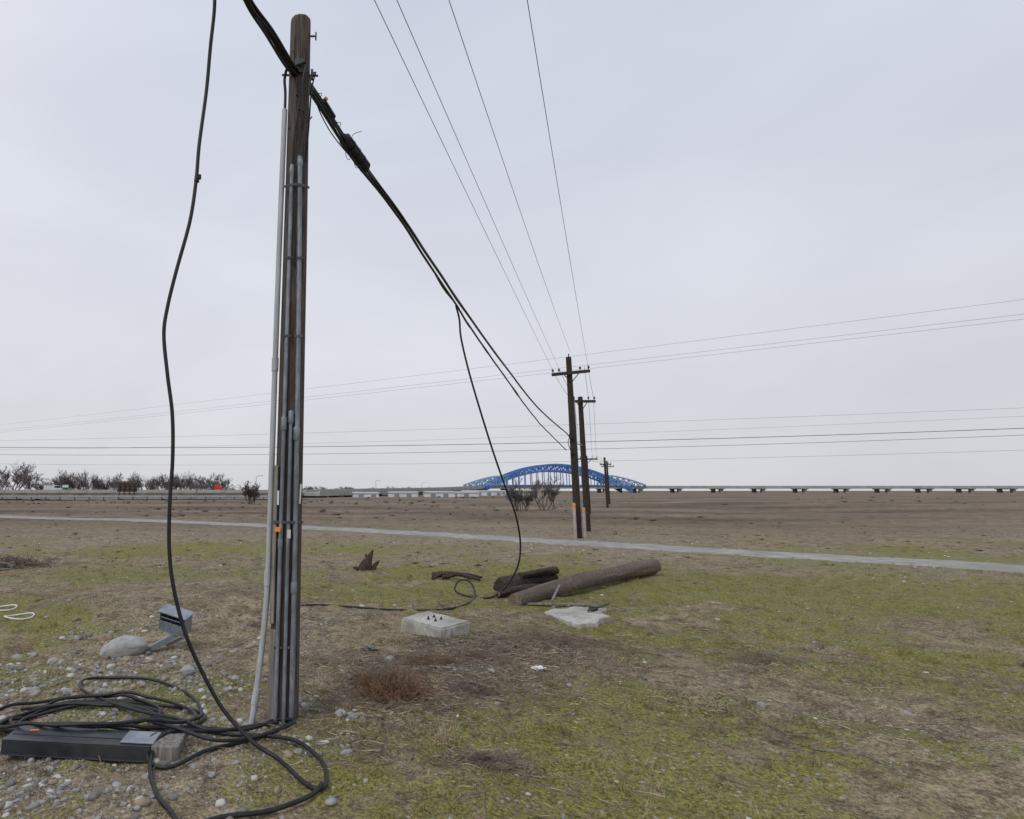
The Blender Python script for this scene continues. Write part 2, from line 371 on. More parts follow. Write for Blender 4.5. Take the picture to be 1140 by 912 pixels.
sticks('twig_litter.001',*rej(2200,(-1.5,6),(3.1,9.5),dl),(.02,.16),.0020,M['straw'])
sticks('twig_litter.002',*rej(1800,(-6,9),(3.1,14),lambda x,y:.1+0*x),(.03,.22),.0026,M['trunk'])
sticks('fallen_sticks',*rej(190,(-1,7),(4,12),lambda x,y:.1+zones(x,y)[2]),(.12,.5),.006,M['wood_grey'])

# ------------------------------------------------------------ dead weeds
def weed(name,cx,cy,rx,ry,rz,n,mat,curl=1.0,r=.0022):
    mb=MB();z0=hz(cx,cy)
    for i in range(n):
        a=random.uniform(0,6.283);el=random.uniform(.05,1.45)
        ln=random.uniform(.5,1.0)
        p=Vector((cx+random.gauss(0,rx*.3),cy+random.gauss(0,ry*.3),z0));pts=[p.copy()]
        d=Vector((math.cos(a)*math.cos(el)*rx,math.sin(a)*math.cos(el)*ry,math.sin(el)*rz))*ln
        for k in range(1,6):
            t=k/5
            q=p+d*t+Vector((random.gauss(0,.08*rx),random.gauss(0,.08*ry),random.gauss(0,.09*rz)-.35*curl*rz*t*t*ln))
            q.z=max(q.z,z0+.004);pts.append(q)
        mb.sweep(pts,[r,r*.9,r*.8,r*.7,r*.5,r*.3],3,0,False)
    return mb.build(name,[mat])
weed('tumbleweed',.66,4.98,.36,.30,.30,330,M['weed'],.7,.0026)
weed('tumbleweed.001',1.34,5.15,.24,.2,.14,180,M['trunk'],.7)
weed('dead_weed',.86,4.05,.12,.11,.26,44,M['straw'],.5,.003)
weed('dead_weed.001',1.05,3.80,.28,.14,.08,170,M['trunk'])
weed('dead_weed.002',.62,5.35,.35,.2,.11,170,M['weed'])
weed('dead_weed.003',1.6,6.1,.3,.2,.11,130,M['trunk'])
weed('dead_weed.004',3.0,4.9,.25,.2,.12,60,M['straw'])
weed('dead_weed.005',4.4,6.2,.4,.3,.18,110,M['trunk'])
weed('dead_weed.006',.95,6.7,.25,.2,.22,50,M['straw'],.5)
weed('dead_weed.007',-.6,7.5,.2,.2,.12,60,M['trunk'],.5)
weed('dead_weed.008',1.15,5.85,.35,.25,.14,120,M['weed'],.6)
weed('dead_weed.009',2.6,6.6,.4,.25,.12,130,M['trunk'],.6)
weed('brush_pile',-6.2,13.4,.85,.4,.38,300,M['trunk'],.6,.010)
sticks('brush_pile.001',*(lambda t:(-6.2+rng.normal(0,.4,t),13.4+rng.normal(0,.2,t)))(40),(.3,1.0),.014,M['wood_grey'],.25)

# ------------------------------------------------------------ MAIN POLE
PX,PY=-.165,4.53
up_=empty('utility_pole',(PX,PY,hz(PX,PY)-.01));up_.rotation_euler=(0,math.radians(1.25),0)
Ht=5.36
def rad(z): return .106-.026*z/Ht
nn=64;rows=300;zz=np.concatenate([np.linspace(-.15,Ht-.03,rows),[Ht-.012,Ht]])
th=np.linspace(0,2*np.pi,nn,endpoint=False)
TH,ZZ=np.meshgrid(th,zz)
R=.106-.026*ZZ/Ht
cx_=np.cos(TH);sy_=np.sin(TH)
crk=np.zeros_like(R)
for k in range(26):
    t0=rng.uniform(0,6.28);z0=rng.uniform(-.2,Ht);ln=rng.uniform(.4,1.9);dr=rng.normal(0,.03)
    dt=(TH-t0-dr*(ZZ-z0)-.05*(vn(ZZ*3,ZZ*0,k)-.5)+np.pi)%(2*np.pi)-np.pi
    crk+= .009*np.exp(-(dt/.055)**2)*ss(0,.15,ZZ-z0)*(1-ss(ln-.2,ln,ZZ-z0))
Rn=R-crk+.004*(fbm(cx_*6+9,ZZ*.7+sy_*6,61,4)-.5)+.0025*(vn(TH*12,ZZ*1.2,62)-.5)
Rn[-2]*=.97;Rn[-1]*=.86
PVv=np.stack([Rn*cx_,Rn*sy_,ZZ+0*TH],-1)
PVv[-2:,:,2]+=.012*(vn(cx_[-2:]*3+5,sy_[-2:]*3+5,63)-.5)
PVv=PVv.reshape(-1,3);PVv=np.vstack([PVv,[[0,0,Ht-.01]]])
I=np.arange(len(zz)*nn).reshape(-1,nn);In=np.roll(I,-1,1)
Fq=np.stack([I[:-1],In[:-1],In[1:],I[1:]],-1).reshape(-1,4)
c_=len(PVv)-1
me=bpy.data.meshes.new('pole_shaft');me.from_pydata(PVv.tolist(),[],Fq.tolist()+[[int(I[-1,k]),int(In[-1,k]),c_] for k in range(nn)])
me.materials.append(M['pole']);me.polygons.foreach_set('use_smooth',[True]*len(me.polygons));me.update()
ob=bpy.data.objects.new('pole_shaft',me);scene.collection.objects.link(ob);ob.parent=up_

def tube(name,pts,r,mat,parent=None,n=16,k=0):
    mb=MB();mb.sweep(cat(pts,k) if k else pts,r,n,0)
    return mb.build(name,[mat] if not isinstance(mat,list) else mat,parent)
tube('pvc_conduit',[(-.215,-.075,-.02),(-.195,-.07,.12),(-.165,-.055,.42),(-.142,-.04,.72),(-.131,-.035,1.1),(-.127,-.035,2.2),(-.120,-.035,3.4),(-.108,-.03,4.55)],.021,M['pvc'],up_,16,8)
mb=MB()
for (x,z,yy) in ((-.190,.16,-.069),(-.134,.95,-.037),(-.1255,2.5,-.035)):
    mb.sweep([(x-.008 if z<.5 else x,yy,z-.05),(x+.008 if z<.5 else x,yy,z+.05)],.0255,16,0)
mb.build('pvc_couplings',[M['pvc']],up_)
tube('steel_conduit_a',[(-.050,-.118,-.02),(-.046,-.116,1.5),(-.040,-.108,3.0),(-.036,-.100,4.05)],.0145,M['galv'],up_,16,6)
tube('steel_conduit_b',[(.058,-.110,-.02),(.054,-.110,1.5),(.040,-.104,3.0),(.022,-.098,4.12)],.018,M['galv'],up_,16,6)
tube('steel_conduit_c',[(.006,-.125,-.02),(.006,-.124,1.0),(.004,-.119,2.1)],.013,M['galv'],up_,16,6)
mb=MB()
for (x,y,z,r,h) in ((-.044,-.112,2.05,.022,.10),(.047,-.107,1.98,.024,.10),(.005,-.119,2.10,.020,.09),(-.047,-.114,1.2,.019,.07),(.055,-.11,.9,.023,.08),(-.037,-.1,4.0,.018,.06),(.023,-.098,4.07,.022,.06)):
    mb.sweep([(x,y,z-h/2),(x,y,z-h/2+.008),(x,y,z+h/2-.008),(x,y,z+h/2)],[r*.86,r,r,r*.86],16,0)
mb.build('conduit_fittings',[M['galv']],up_)
mb=MB()
for z in (1.35,3.88):
    rr=rad(z)+.004;pts=[]
    for a in np.linspace(math.radians(215),math.radians(325),15):
        pts.append((math.cos(a)*(rr+.03),math.sin(a)*(rr+.03)-.004,z))
    for p,q in zip(pts[:-1],pts[1:]): mb.beam(p,q,.004,.018,0)
for z in (.5,2.7,3.3):
    for (x,y) in ((-.044,-.112),(.047,-.107)): mb.beam((x-.03,y-.012,z),(x+.03,y-.012,z),.010,.016,0)
mb.build('conduit_straps',[M['strap']],up_)
mb=MB()
mb.box((-.078,-.096,.30),(.05,.03,.62),(0,0,math.radians(-30)),0)
mb.box((-.090,-.080,1.20),(.035,.02,1.1),(0,0,math.radians(-35)),0)
mb.build('wood_moulding',[M['wood_grey']],up_,.003)
mb=MB()
mb.box((-.068,-.138,1.30),(.040,.005,.032),(0,0,math.radians(-12)),0)
mb.box((-.072,-.124,1.52),(.014,.004,.10),(0,0,math.radians(-10)),1)
mb.box((.012,-.142,1.27),(.024,.004,.06),(.1,0,0),1)
mb.box((.085,-.092,1.55),(.012,.02,.14),(0,.05,0),1)
mb.build('pole_tags',[M['orange'],M['white']],up_)
mb=MB()
mb.sweep([(-.14,0,4.87),(.15,0,4.87)],.009,10,0)
mb.sweep([(0,-.13,4.88),(0,.12,4.88)],.009,10,0)
mb.box((0,-.098,4.88),(.07,.02,.11),(0,0,0),0);mb.box((.1,-.01,4.87),(.02,.06,.06),(0,0,0),0)
mb.sweep([(.07,-.02,5.2),(.13,-.02,5.2)],.008,8,0);mb.box((.125,-.02,5.2),(.012,.035,.05),(0,0,0),0)
mb.sweep([(.06,-.06,4.42),(.09,-.11,4.42),(.11,-.12,4.44)],.005,8,0)
mb.sweep([(.0,-.09,4.5),(.02,-.13,4.5)],.007,8,0)
for k in range(7):
    z=4.25+k*.13;a=random.uniform(3.6,5.8)
    mb.sweep([(math.cos(a)*.085,math.sin(a)*.085,z),(math.cos(a)*.1,math.sin(a)*.1,z)],.006,6,0)
mb.build('pole_hardware',[M['strap']],up_,.002)
mb=MB()
mb.sweep(cat([(-.108,-.03,4.5),(-.107,-.03,4.68),(-.115,-.05,4.80),(-.09,-.09,4.87),(-.03,-.125,4.86),(.05,-.12,4.9)],8),.011,10,0)
mb.sweep(cat([(-.036,-.100,4.03),(-.03,-.105,4.25),(.0,-.115,4.5),(.03,-.12,4.75),(.06,-.11,4.9)],8),.009,10,0)
mb.sweep(cat([(.022,-.098,4.1),(.05,-.10,4.3),(.07,-.09,4.55),(.09,-.08,4.8),(.12,-.02,4.88)],8),.009,10,0)
mb.sweep(cat([(.07,-.06,4.1),(.085,-.05,4.4),(.10,-.06,4.7),(.13,-.0,4.9)],8),.006,8,0)
mb.build('riser_cables',[M['rubber']],up_)

# ------------------------------------------------------------ aerial cable bundle
B1=[(-1.6,1.6,5.14),(-.496,3.5,5.04),(-.409,3.8,4.975),(-.27,4.05,4.936),(-.127,4.34,4.895),(.063,4.7,4.905),(.354,5.2,4.77),(.596,5.6,4.69),(1.067,6.4,4.546),(2.16,8.4,4.24),(3.65,11.2,3.95),(5.91,15.5,3.68),(8.98,21.12,3.556)]
B2=[(-1.6,1.6,5.10),(-.50,3.5,5.0),(-.41,3.8,4.93),(-.27,4.05,4.89),(-.13,4.34,4.84),(.08,4.7,4.83),(.354,5.2,4.70),(.596,5.6,4.60),(1.067,6.4,4.47),(2.16,8.4,4.09),(3.62,11.2,3.76),(5.85,15.5,3.36),(8.92,21.1,2.97)]
def wob(pts,amp,seed,off=(0,0,0)):
    out=[]
    for i,p in enumerate(pts):
        k=amp*(1 if p.y<9 else .5)
        a=float(vn(np.array([p.y*1.7+seed*9]),np.array([seed]),seed)[0])-.5
        b=float(vn(np.array([p.y*1.9+seed*5]),np.array([seed+3]),seed)[0])-.5
        out.append(p+Vector((off[0]+a*2*k,off[1],off[2]+b*2*k)))
    return out
mb=MB();b1=cat(B1,14);b2=cat(B2,14)
mb.sweep(b1,.006,8,0)
mb.sweep(wob(b1,.006,1,(0,0,-.022)),.017,12,0)
mb.sweep(wob(b1,.012,2,(.012,0,-.04)),.011,12,0)
mb.sweep(wob(b2,.016,3),.014,12,0)
mb.sweep([p for p in wob(b2,.022,4,(-.02,0,.03)) if p.y<14],.009,10,0)
near=[p for p in b1 if p.y<5.7]
mb.sweep(wob(near,.02,5,(.02,0,-.055)),.012,10,0)
mb.sweep(wob(near,.024,6,(-.02,0,-.06)),.010,10,0)
mb.sweep(wob([p for p in b1 if p.y<6.6],.03,7,(.01,0,-.05)),.007,8,0)
mb.build('aerial_cable_bundle',[M['rubber']])
def at_y(pts,y):
    for p,q in zip(pts[:-1],pts[1:]):
        if p.y<=y<=q.y: return p.lerp(q,(y-p.y)/(q.y-p.y))
def closure(name,y0,y1,r,dz=-.03):
    a=at_y(b1,y0)+Vector((0,0,dz));b=at_y(b1,y1)+Vector((0,0,dz));mb=MB()
    ts=[0,.03,.08,.10,.14,.5,.86,.90,.92,.97,1];rs=[.3,.55,.8,1,.92,.95,.92,1,.8,.55,.3]
    mb.sweep([a.lerp(b,t) for t in ts],[r*k for k in rs],18,0)
    d=(b-a);q=d.to_track_quat('X','Z')
    for s in(-1,1):
        mb.beam(a.lerp(b,.12)+q@Vector((0,s*r*.95,0)),a.lerp(b,.88)+q@Vector((0,s*r*.95,0)),.012,.02,0)
    for t in(.3,.5,.7): mb.sweep([a.lerp(b,t-.015),a.lerp(b,t+.015)],r*1.05,18,0)
    return mb.build(name,[M['rubber']])
closure('splice_closure',5.14,5.58,.058)
closure('splice_closure.001',4.80,5.0,.030,-.015)
mb=MB()
for y0,s,l in ((5.0,1,.06),(5.32,-1,.07),(5.45,-1,.06),(4.72,1,.05)):
    p=at_y(b1,y0)
    mb.sweep(cat([p,p+Vector((s*l*.5,0,-l*.6)),p+Vector((s*l,-.02,-l*.9)),p+Vector((s*l*.7,0,-l*1.6)),p+Vector((s*.02,.05,-l*1.2))],6),.0028,5,0,False)
p=at_y(b1,5.25)
mb.sweep(cat([p,p+Vector((.05,0,.08)),p+Vector((.12,.02,.115))],6),.003,5,0)
mb.sweep(cat([at_y(b1,4.7),at_y(b1,4.8)+Vector((-.02,0,-.10)),at_y(b1,5.05)+Vector((-.03,0,-.12)),at_y(b1,5.4)+Vector((0,0,-.10)),at_y(b1,5.6)],8),.005,6,0)
mb.build('loose_tie_wires',[M['rubber']])
mb=MB();p=at_y(b1,4.84);mb.box(p+Vector((.02,-.03,.01)),(.032,.014,.022),(0,.7,.3),0);mb.build('cable_marker_tag',[M['orange']])

# ------------------------------------------------------------ hanging cable + ground coils
def gp(x,y,l=.013): return (x,y,hz(x,y)+l)
hang=[(-.60,3.6,5.6),(-.63,3.75,5.15),(-.63,3.80,4.88),(-.66,3.85,4.62),(-.69,3.90,4.32),(-.73,3.90,3.93),(-.745,3.90,3.67),(-.78,3.90,3.38),(-.86,3.90,3.04),(-.91,3.90,2.80),(-.93,3.90,2.61),(-.90,3.90,2.35),(-.86,3.90,2.08),(-.85,3.90,1.80),(-.86,3.90,1.52),(-.855,3.90,1.24),(-.82,3.90,1.00),(-.74,3.90,.73),(-.63,3.92,.49),(-.50,3.92,.28),(-.32,3.85,.13),gp(-.16,3.77,.05),gp(-.02,3.56,.02),gp(.06,3.49),gp(.105,3.56),gp(.085,3.77,.03),gp(-.06,4.00,.05),gp(-.27,4.16,.03),gp(-.504,4.23),gp(-.727,4.17,.06),gp(-.89,4.01,.09),gp(-.90,3.77,.03),gp(-.79,3.44),gp(-.667,3.24),gp(-.58,3.14),gp(-.396,3.19),gp(-.18,3.26,.02),gp(.016,3.40,.03),gp(.08,3.50,.04)]
mb=MB();mb.sweep(cat(hang,12),.0125,12,0)
mb.sweep([Vector((-.738,3.9,3.70)),Vector((-.742,3.9,3.66))],.018,10,0);mb.box((-.725,3.89,3.69),(.03,.016,.03),(0,0,.3),0)
mb.build('hanging_cable',[M['rubber']])
mb=MB()
l3=[gp(-.129,4.34),gp(-.33,4.15,.02),gp(-.60,3.93,.02),gp(-.77,3.73,.02),gp(-.91,3.79,.03),gp(-.95,4.0,.09),gp(-.74,4.26,.05),gp(-.42,4.30,.02),gp(-.19,4.42,.03),gp(-.09,4.32,.04),gp(-.32,4.10,.05),gp(-.56,3.99,.05),gp(-.82,4.10,.1),gp(-1.1,4.25,.12)]
mb.sweep(cat(l3,12),.0115,12,0)
A=[gp(-1.0,4.22,.12),gp(-.846,4.34,.06),gp(-.745,4.58,.03),gp(-.92,5.05,.02),gp(-1.31,5.44,.03),gp(-1.73,5.55,.02),gp(-1.88,5.42,.02),gp(-1.78,5.12,.03),gp(-1.46,4.76,.04),gp(-1.115,4.45,.07),gp(-.85,4.30,.09),gp(-.62,4.2,.04),gp(-.4,4.33,.03),gp(-.2,4.38,.03)]
mb.sweep(cat(A,12),.0115,12,0)
pts=[]
for k in range(6*22):
    a=k/22*2*math.pi+2.6;turn=k/22
    rx=.56+.12*math.sin(turn*2.3)+.04*math.sin(a*2.1);ry=.36+.08*math.cos(turn*1.7)+.03*math.sin(a*1.3)
    x=-1.50+.09*math.sin(turn*1.9)+rx*math.cos(a);y=4.48+.06*math.cos(turn*2.7)+ry*math.sin(a)
    over=.095 if (-1.85<x<-.72 and 3.84<y<4.14) else .0
    z=hz(x,y)+.013+.012*(turn%4)
    pts.append([x,y,z,over])
sm=[p[3] for p in pts]
for it in range(6): sm=[(sm[max(i-1,0)]+2*sm[i]+sm[min(i+1,len(sm)-1)])/4 if sm[i]<.09 else sm[i] for i in range(len(sm))]
pts=[(p[0],p[1],p[2]+s) for p,s in zip(pts,sm)]
mb.sweep(cat(pts,4),.0115,10,0)
mb.build('cable_coil',[M['rubber']])
mb=MB()
dr=[at_y(b2,8.2),(2.14,8.38,3.98),(2.16,8.4,3.72),(2.26,8.45,3.28),(2.40,8.5,2.78),(2.63,8.7,2.17),(2.85,8.9,1.66),(3.05,9.1,1.25),(3.17,9.3,.81),(3.12,9.35,.45),(2.92,9.4,.15),gp(2.67,9.27,.02),gp(2.38,9.35),(2.25,9.6,.10),(2.35,9.7,.23),(2.49,9.6,.21),(2.47,9.3,.06),gp(2.22,8.79),gp(1.81,8.35),gp(1.18,8.46),gp(.59,8.65),gp(.10,8.58),gp(-.19,8.24),gp(-.35,7.9)]
mb.sweep(cat(dr,10),.0135,10,0)
mb.build('slack_cable',[M['rubber']])

# ------------------------------------------------------------ dark metal cover
cv=empty('fallen_conduit_cover',(-1.27,3.98,hz(-1.27,3.98)+.006));cv.rotation_euler=(0,math.radians(1.5),math.radians(-3))
mb=MB()
L_=1.10;W_=.22
mb.box((-.10,0,.082),(L_-.2,W_,.008),(0,0,0),0)
mb.box((-.10,-W_/2+.003,.040),(L_-.2,.006,.075),(0,0,0),0)
mb.box((-.10,W_/2-.003,.040),(L_-.2,.006,.075),(0,0,0),0)
mb.box((-.10,-W_/2-.008,.006),(L_-.2,.02,.006),(0,0,0),0)
mb.box((-.10-(L_-.2)/2-.002,0,.042),(.006,W_-.014,.07),(0,0,0),0)
mb.box((-.10,0,.0875),(L_-.25,.05,.004),(0,0,0),0)
mb.build('channel_cover',[M['blackmetal']],cv,.003)
mb=MB();mb.box((.43,0,.045),(.165,W_-.02,.082),(0,0,.04),0);mb.build('timber_end',[M['wood_grey']],cv,.006)
mb=MB();mb.box((.26,.0,.0925),(.20,W_*.8,.004),(0,0,0),0);mb.build('metal_plate',[M['bluegrey']],cv)
mb=MB();mb.box((-.42,.03,.093),(.05,.014,.005),(0,0,.3),0);mb.build('orange_tape',[M['orange']],cv)

pd=empty('leaning_metal_pedestal',(-1.40,6.55,hz(-1.40,6.55)))
mb=MB()
mb.beam((-.23,-.05,.0),(.08,0,.16),.055,.055,0);mb.beam((-.05,.06,.03),(.14,.02,.12),.03,.03,0)
mb.build('post',[M['bluegrey']],pd,.004)
mb=MB();R_=(math.radians(14),math.radians(12),math.radians(-18));Rm=Euler(R_).to_matrix();c=Vector((.05,0,.28))
def pb(o,s,mt=0): mb.box(c+Rm@Vector(o),s,R_,mt)
pb((0,.07,0),(.30,.008,.20));pb((-.146,0,0),(.008,.14,.20));pb((.146,0,0),(.008,.14,.20));pb((0,0,-.1),(.30,.15,.008));pb((0,0,.104),(.33,.18,.012))
pb((0,-.066,-.045),(.28,.008,.10),1);pb((-.06,.03,.03),(.06,.05,.08),2);pb((.05,.03,.02),(.09,.04,.10),2);pb((0,-.075,.05),(.26,.01,.008))
mb.build('box_housing',[M['bluegrey'],M['galv'],M['blackmetal']],pd,.003)

def boulder(name,x,y,s,seed,rot):
    v,f=ico(5);d=1+.34*(fbm(v[:,0]*1.1+seed,v[:,1]*1.1+v[:,2]*1.3+seed,seed,4)-.5)+.05*(fbm(v[:,0]*6+seed,v[:,1]*6+v[:,2]*5,seed,3)-.5)
    v=v*d[:,None]*np.array(s);v[:,2]=np.maximum(v[:,2],-s[2]*.5)
    o=npmesh(name,v,f,[M['rock']],True);o.location=(x,y,hz(x,y)+s[2]*.35);o.rotation_euler=rot
boulder('boulder',-1.84,6.42,(.225,.14,.125),3,(.0,-.16,.15))
boulder('boulder.001',-1.06,5.72,(.07,.06,.05),5,(0,0,.5))
boulder('boulder.002',-2.45,6.2,(.07,.05,.035),8,(0,0,1.5))
boulder('boulder.003',.24,4.62,(.045,.04,.03),9,(0,0,1.5))
boulder('boulder.004',-2.75,5.6,(.06,.05,.035),11,(0,0,.9))
for i,(x,y,r) in enumerate([(-4.0,8.35,.17),(-3.56,7.88,.17)]):
    mb=MB();z=hz(x,y);mb.sweep([(x+r*math.cos(a),y+r*.9*math.sin(a),z+.03+.012*math.sin(a*2)) for a in np.linspace(0,2*math.pi,40)],.009,8,0,False);mb.build('plastic_hoop'if i==0 else 'plastic_hoop.001',[M['white']])

mb=MB();x,y=1.26,12.9;z=hz(x,y)
mb.sweep(cat([(x-.08,y,z-.03),(x-.04,y,z+.12),(x+.02,y,z+.25),(x+.10,y,z+.42)],5),[.13,.125,.12,.12,.115,.11,.10,.09,.08,.07,.06,.05,.04,.03,.02,.012],12,0,True,None,.6,2)
mb.sweep(cat([(x-.03,y-.02,z+.05),(x-.02,y,z+.2),(x-.05,y,z+.34)],4),[.08,.07,.06,.05,.045,.04,.03,.02,.01],8,0,True,None,.5,7)
mb.sweep(cat([(x+.05,y,z-.02),(x+.15,y+.02,z+.12),(x+.22,y,z+.20)],4),[.08,.07,.06,.05,.045,.04,.03,.02,.01],9,0,True,None,.5,3)
mb.sweep(cat([(x-.12,y,z-.0),(x-.25,y,z+.05),(x-.32,y,z+.06)],4),[.05,.045,.04,.035,.03,.025,.02,.015,.01],8,0,True,None,.5,5)
mb.build('tree_stump',[M['log_dark']])
mb=MB()
for (a,b,r,s) in (((2.35,11.8),(3.1,11.3),.055,1),((2.5,11.6),(3.2,11.5),.04,2),((2.3,11.55),(2.75,11.75),.03,3)):
    A_=Vector(gp(*a,r*.8));B_=Vector(gp(*b,r*.8));C_=A_.lerp(B_,.5)+Vector((0,.06,.06))
    q=cat([A_,C_,B_],6);mb.sweep(q,[r*(1-.6*i/len(q)) for i in range(len(q))],9,0,True,None,.4,s)
mb.build('driftwood',[M['log_dark']])
def log(name,a,b,r0,r1,mats,seed,n=28,jit=.16,bend=.05):
    A_=Vector(a);B_=Vector(b);q=[A_.lerp(B_,t)+Vector((0,0,bend*math.sin(t*3.14)))+Vector((bend*.6*math.sin(t*5+seed),0,0)) for t in np.linspace(0,1,34)]
    mb=MB();mb.sweep(q,[r0+(r1-r0)*i/33 for i in range(34)],n,0,True,1,jit,seed);return mb.build(name,mats)
log('fallen_log',(2.85,8.62,.11),(6.6,12.0,.17),.10,.13,[M['log'],M['log_end']],4,28,.22)
log('split_log',(2.98,9.75,.13),(4.02,10.35,.17),.12,.14,[M['log_dark'],M['log_dark']],6,20,.5,.02)
log('split_log.001',(2.80,9.35,.07),(3.55,9.75,.09),.05,.085,[M['log_dark'],M['log_end']],8,14,.6,.02)
log('split_log.002',(3.35,9.85,.27),(4.05,10.2,.31),.05,.06,[M['log_dark'],M['log_dark']],12,12,.7,.02)
mb=MB();mb.beam((3.0,8.7,.06),(3.75,8.5,.08),.07,.025,0);mb.beam((3.3,8.55,.12),(3.5,8.75,.30),.03,.015,0);mb.build('broken_board',[M['wood_grey']],None,.004)
sl=empty('concrete_footing',(1.43,7.12,hz(1.43,7.12)+.05));sl.rotation_euler=(math.radians(2),math.radians(-2),math.radians(39))
me=bpy.data.meshes.new('footing_block')
bm=bmesh.new();bmesh.ops.create_cube(bm,size=1);bmesh.ops.scale(bm,verts=bm.verts,vec=(.49,.60,.17))
bmesh.ops.bevel(bm,geom=bm.edges[:],offset=.018,segments=2,affect='EDGES')
bmesh.ops.subdivide_edges(bm,edges=bm.edges[:],cuts=9,use_grid_fill=True)
for v in bm.verts:
    n_=float(fbm(np.array([v.co.x*9+5]),np.array([v.co.y*9+v.co.z*7+5]),31,4)[0])-.5
    v.co+=v.co.normalized()*n_*.034
bm.to_mesh(me);bm.free();me.materials.append(M['concrete'])
o=bpy.data.objects.new('footing_block',me);scene.collection.objects.link(o);o.parent=sl
mb=MB()
for (x,y) in ((-.05,.05),(.06,.06),(.05,-.05),(-.06,-.06)):
    mb.sweep([(x,y,.07),(x+.004,y,.115)],.008,8,0);mb.sweep([(x,y,.085),(x,y,.098)],.015,6,0)
mb.build('anchor_bolts',[M['log_dark']],sl)
mb=MB();z=hz(3.4,7.8)-.01
out=[(3.0,8.05),(3.05,7.62),(3.12,7.30),(3.22,7.36),(3.38,7.40),(3.5,7.6),(3.68,7.70),(3.66,7.95),(3.85,8.15),(3.5,8.35),(3.35,8.22),(3.2,8.25)]
tp=[(x,y,z+.055+.03*(x-3.3)) for x,y in out];bt=[(x,y,z-.05) for x,y in out];n=len(out)
mb.add(tp+bt,[tuple(range(n))]+[(i,n+i,n+(i+1)%n,(i+1)%n) for i in range(n)],0,False)
mb.build('broken_concrete_slab',[M['concrete']],None,.010)
mb=MB();mb.box((3.62,8.02,z+.10),(.11,.06,.06),(.2,.1,.5),0);mb.sweep([(3.5,7.9,z+.09),(3.9,8.2,z+.12)],.015,8,0);mb.build('rusty_bracket',[M['blackmetal']],None,.01)
def crumple(name,x,y,s,mat):
    v,f=ico(3);d=.55+.9*rng.random(len(v))**1.2;v=v*d[:,None]*np.array([s,s*.6,s*.32]);o=npmesh(name,v,f,[mat]);o.location=(x,y,hz(x,y)+s*.2)
crumple('crumpled_paper',2.04,5.68,.055,M['white']);crumple('crumpled_paper.001',.62,6.35,.07,M['wood_grey'])

# ------------------------------------------------------------ distant utility poles
def far_pole(name,x,y,h,arms,r=.11):
    e=empty(name,(x,y,hz(x,y)-.05));e.rotation_euler=(0,math.radians(.1),0)
    mb=MB();mb.sweep([(0,0,-.2),(0,0,h*.5),(0,0,h)],[r,r*.9,r*.75],14,0,True,None);mb.build('shaft',[M['pole_far']],e)
    mb=MB()
    for (za,w,tilt) in arms:
        mb.beam((-w,-r,za-tilt),(w,-r,za+tilt),.09,.10,0)
        mb.beam((-w*.45,-r-.04,za-.02),(0,-r*.9,za-.35),.015,.03,0);mb.beam((w*.45,-r-.04,za+.02),(0,-r*.9,za-.35),.015,.03,0)
        for s in(-.95,-.62,.5,.95):
            xx=s*w;zz_=za+s*tilt+.05
            mb.sweep([(xx,-r,zz_),(xx,-r,zz_+.05),(xx,-r,zz_+.06),(xx,-r,zz_+.09),(xx,-r,zz_+.10),(xx,-r,zz_+.14)],[.012,.012,.04,.035,.045,.02],8,2)
    mb.build('crossarms',[M['pole_far'],M['galv'],M['porc']],e,0)
    return e
e=far_pole('distant_utility_pole',9.2,21.2,6.3,[(5.72,.66,.07)],.12)
mb=MB();mb.box((-.12,-.14,3.5),(.12,.1,.16),(0,0,0),0);mb.box((-.1,-.13,2.95),(.1,.08,.1),(0,0,0),0)
mb.sweep(cat([(-.1,-.1,3.55),(-.22,-.1,3.3),(-.15,-.12,3.0)],6),.012,6,0)
mb.sweep([(.11,-.05,0),(.105,-.05,4.9)],.014,8,1)
mb.sweep([(0,-.02,6.25),(0,-.02,6.42)],.02,8,0)
mb.build('attachments',[M['rubber'],M['galv']],e)
e2=far_pole('distant_utility_pole.001',11.15,24.8,5.45,[(5.25,.55,.0)],.12)
far_pole('distant_utility_pole.002',20.2,44.5,4.2,[(3.95,.75,0)],.11)
far_pole('distant_utility_pole.003',29.5,61,5.0,[(4.3,.55,.0)],.12)
far_pole('distant_utility_pole.004',37.5,77,5.4,[(4.7,.8,.0)],.12)
for i,(x,y,h) in enumerate([(8.98,20.9,1.15),(9.32,20.95,1.0)]):
    mb=MB();mb.sweep([(x,y,-.1),(x,y,h),(x,y,h+.03)],[.05,.05,.03],12,0);mb.sweep([(x,y,h-.12),(x,y,h-.04)],.052,12,1);mb.build('marker_post' if i==0 else 'marker_post.001',[M['pinkpost'],M['orange']])

mb=MB()
def line(a,b,sag,r,n=40):
    a=Vector(a);b=Vector(b);q=[]
    for i in range(n+1):
        t=i/n;q.append(a.lerp(b,t)-Vector((0,0,4*sag*t*(1-t))))
    mb.sweep(q,r,5,0,False)
ends=[(8.57,21.1,5.82),(8.80,21.1,5.86),(9.24,21.1,6.42),(9.82,21.1,5.98)]
st=[(.61,5.97),(.812,5.97),(1.28,5.97),(1.984,5.97)]
for (ex,ey,ez),(sx,sz) in zip(ends,st):
    kx=(ex-sx)/(ey-5);xx=sx-kx*17
    a=Vector((xx,-12,6.5));b=Vector((ex,ey,ez));t=17/33.1;zl=a.z+(b.z-a.z)*t;sag=(zl-sz)/(4*t*(1-t))
    line(a,b,sag,.0042,80)
p2=[(8.57,21.1,5.82),(8.80,21.1,5.86),(9.70,21.1,5.9),(9.82,21.1,5.98)]
p3=[(10.65,24.7,5.4),(10.85,24.7,5.4),(11.45,24.7,5.4),(11.65,24.7,5.4)]
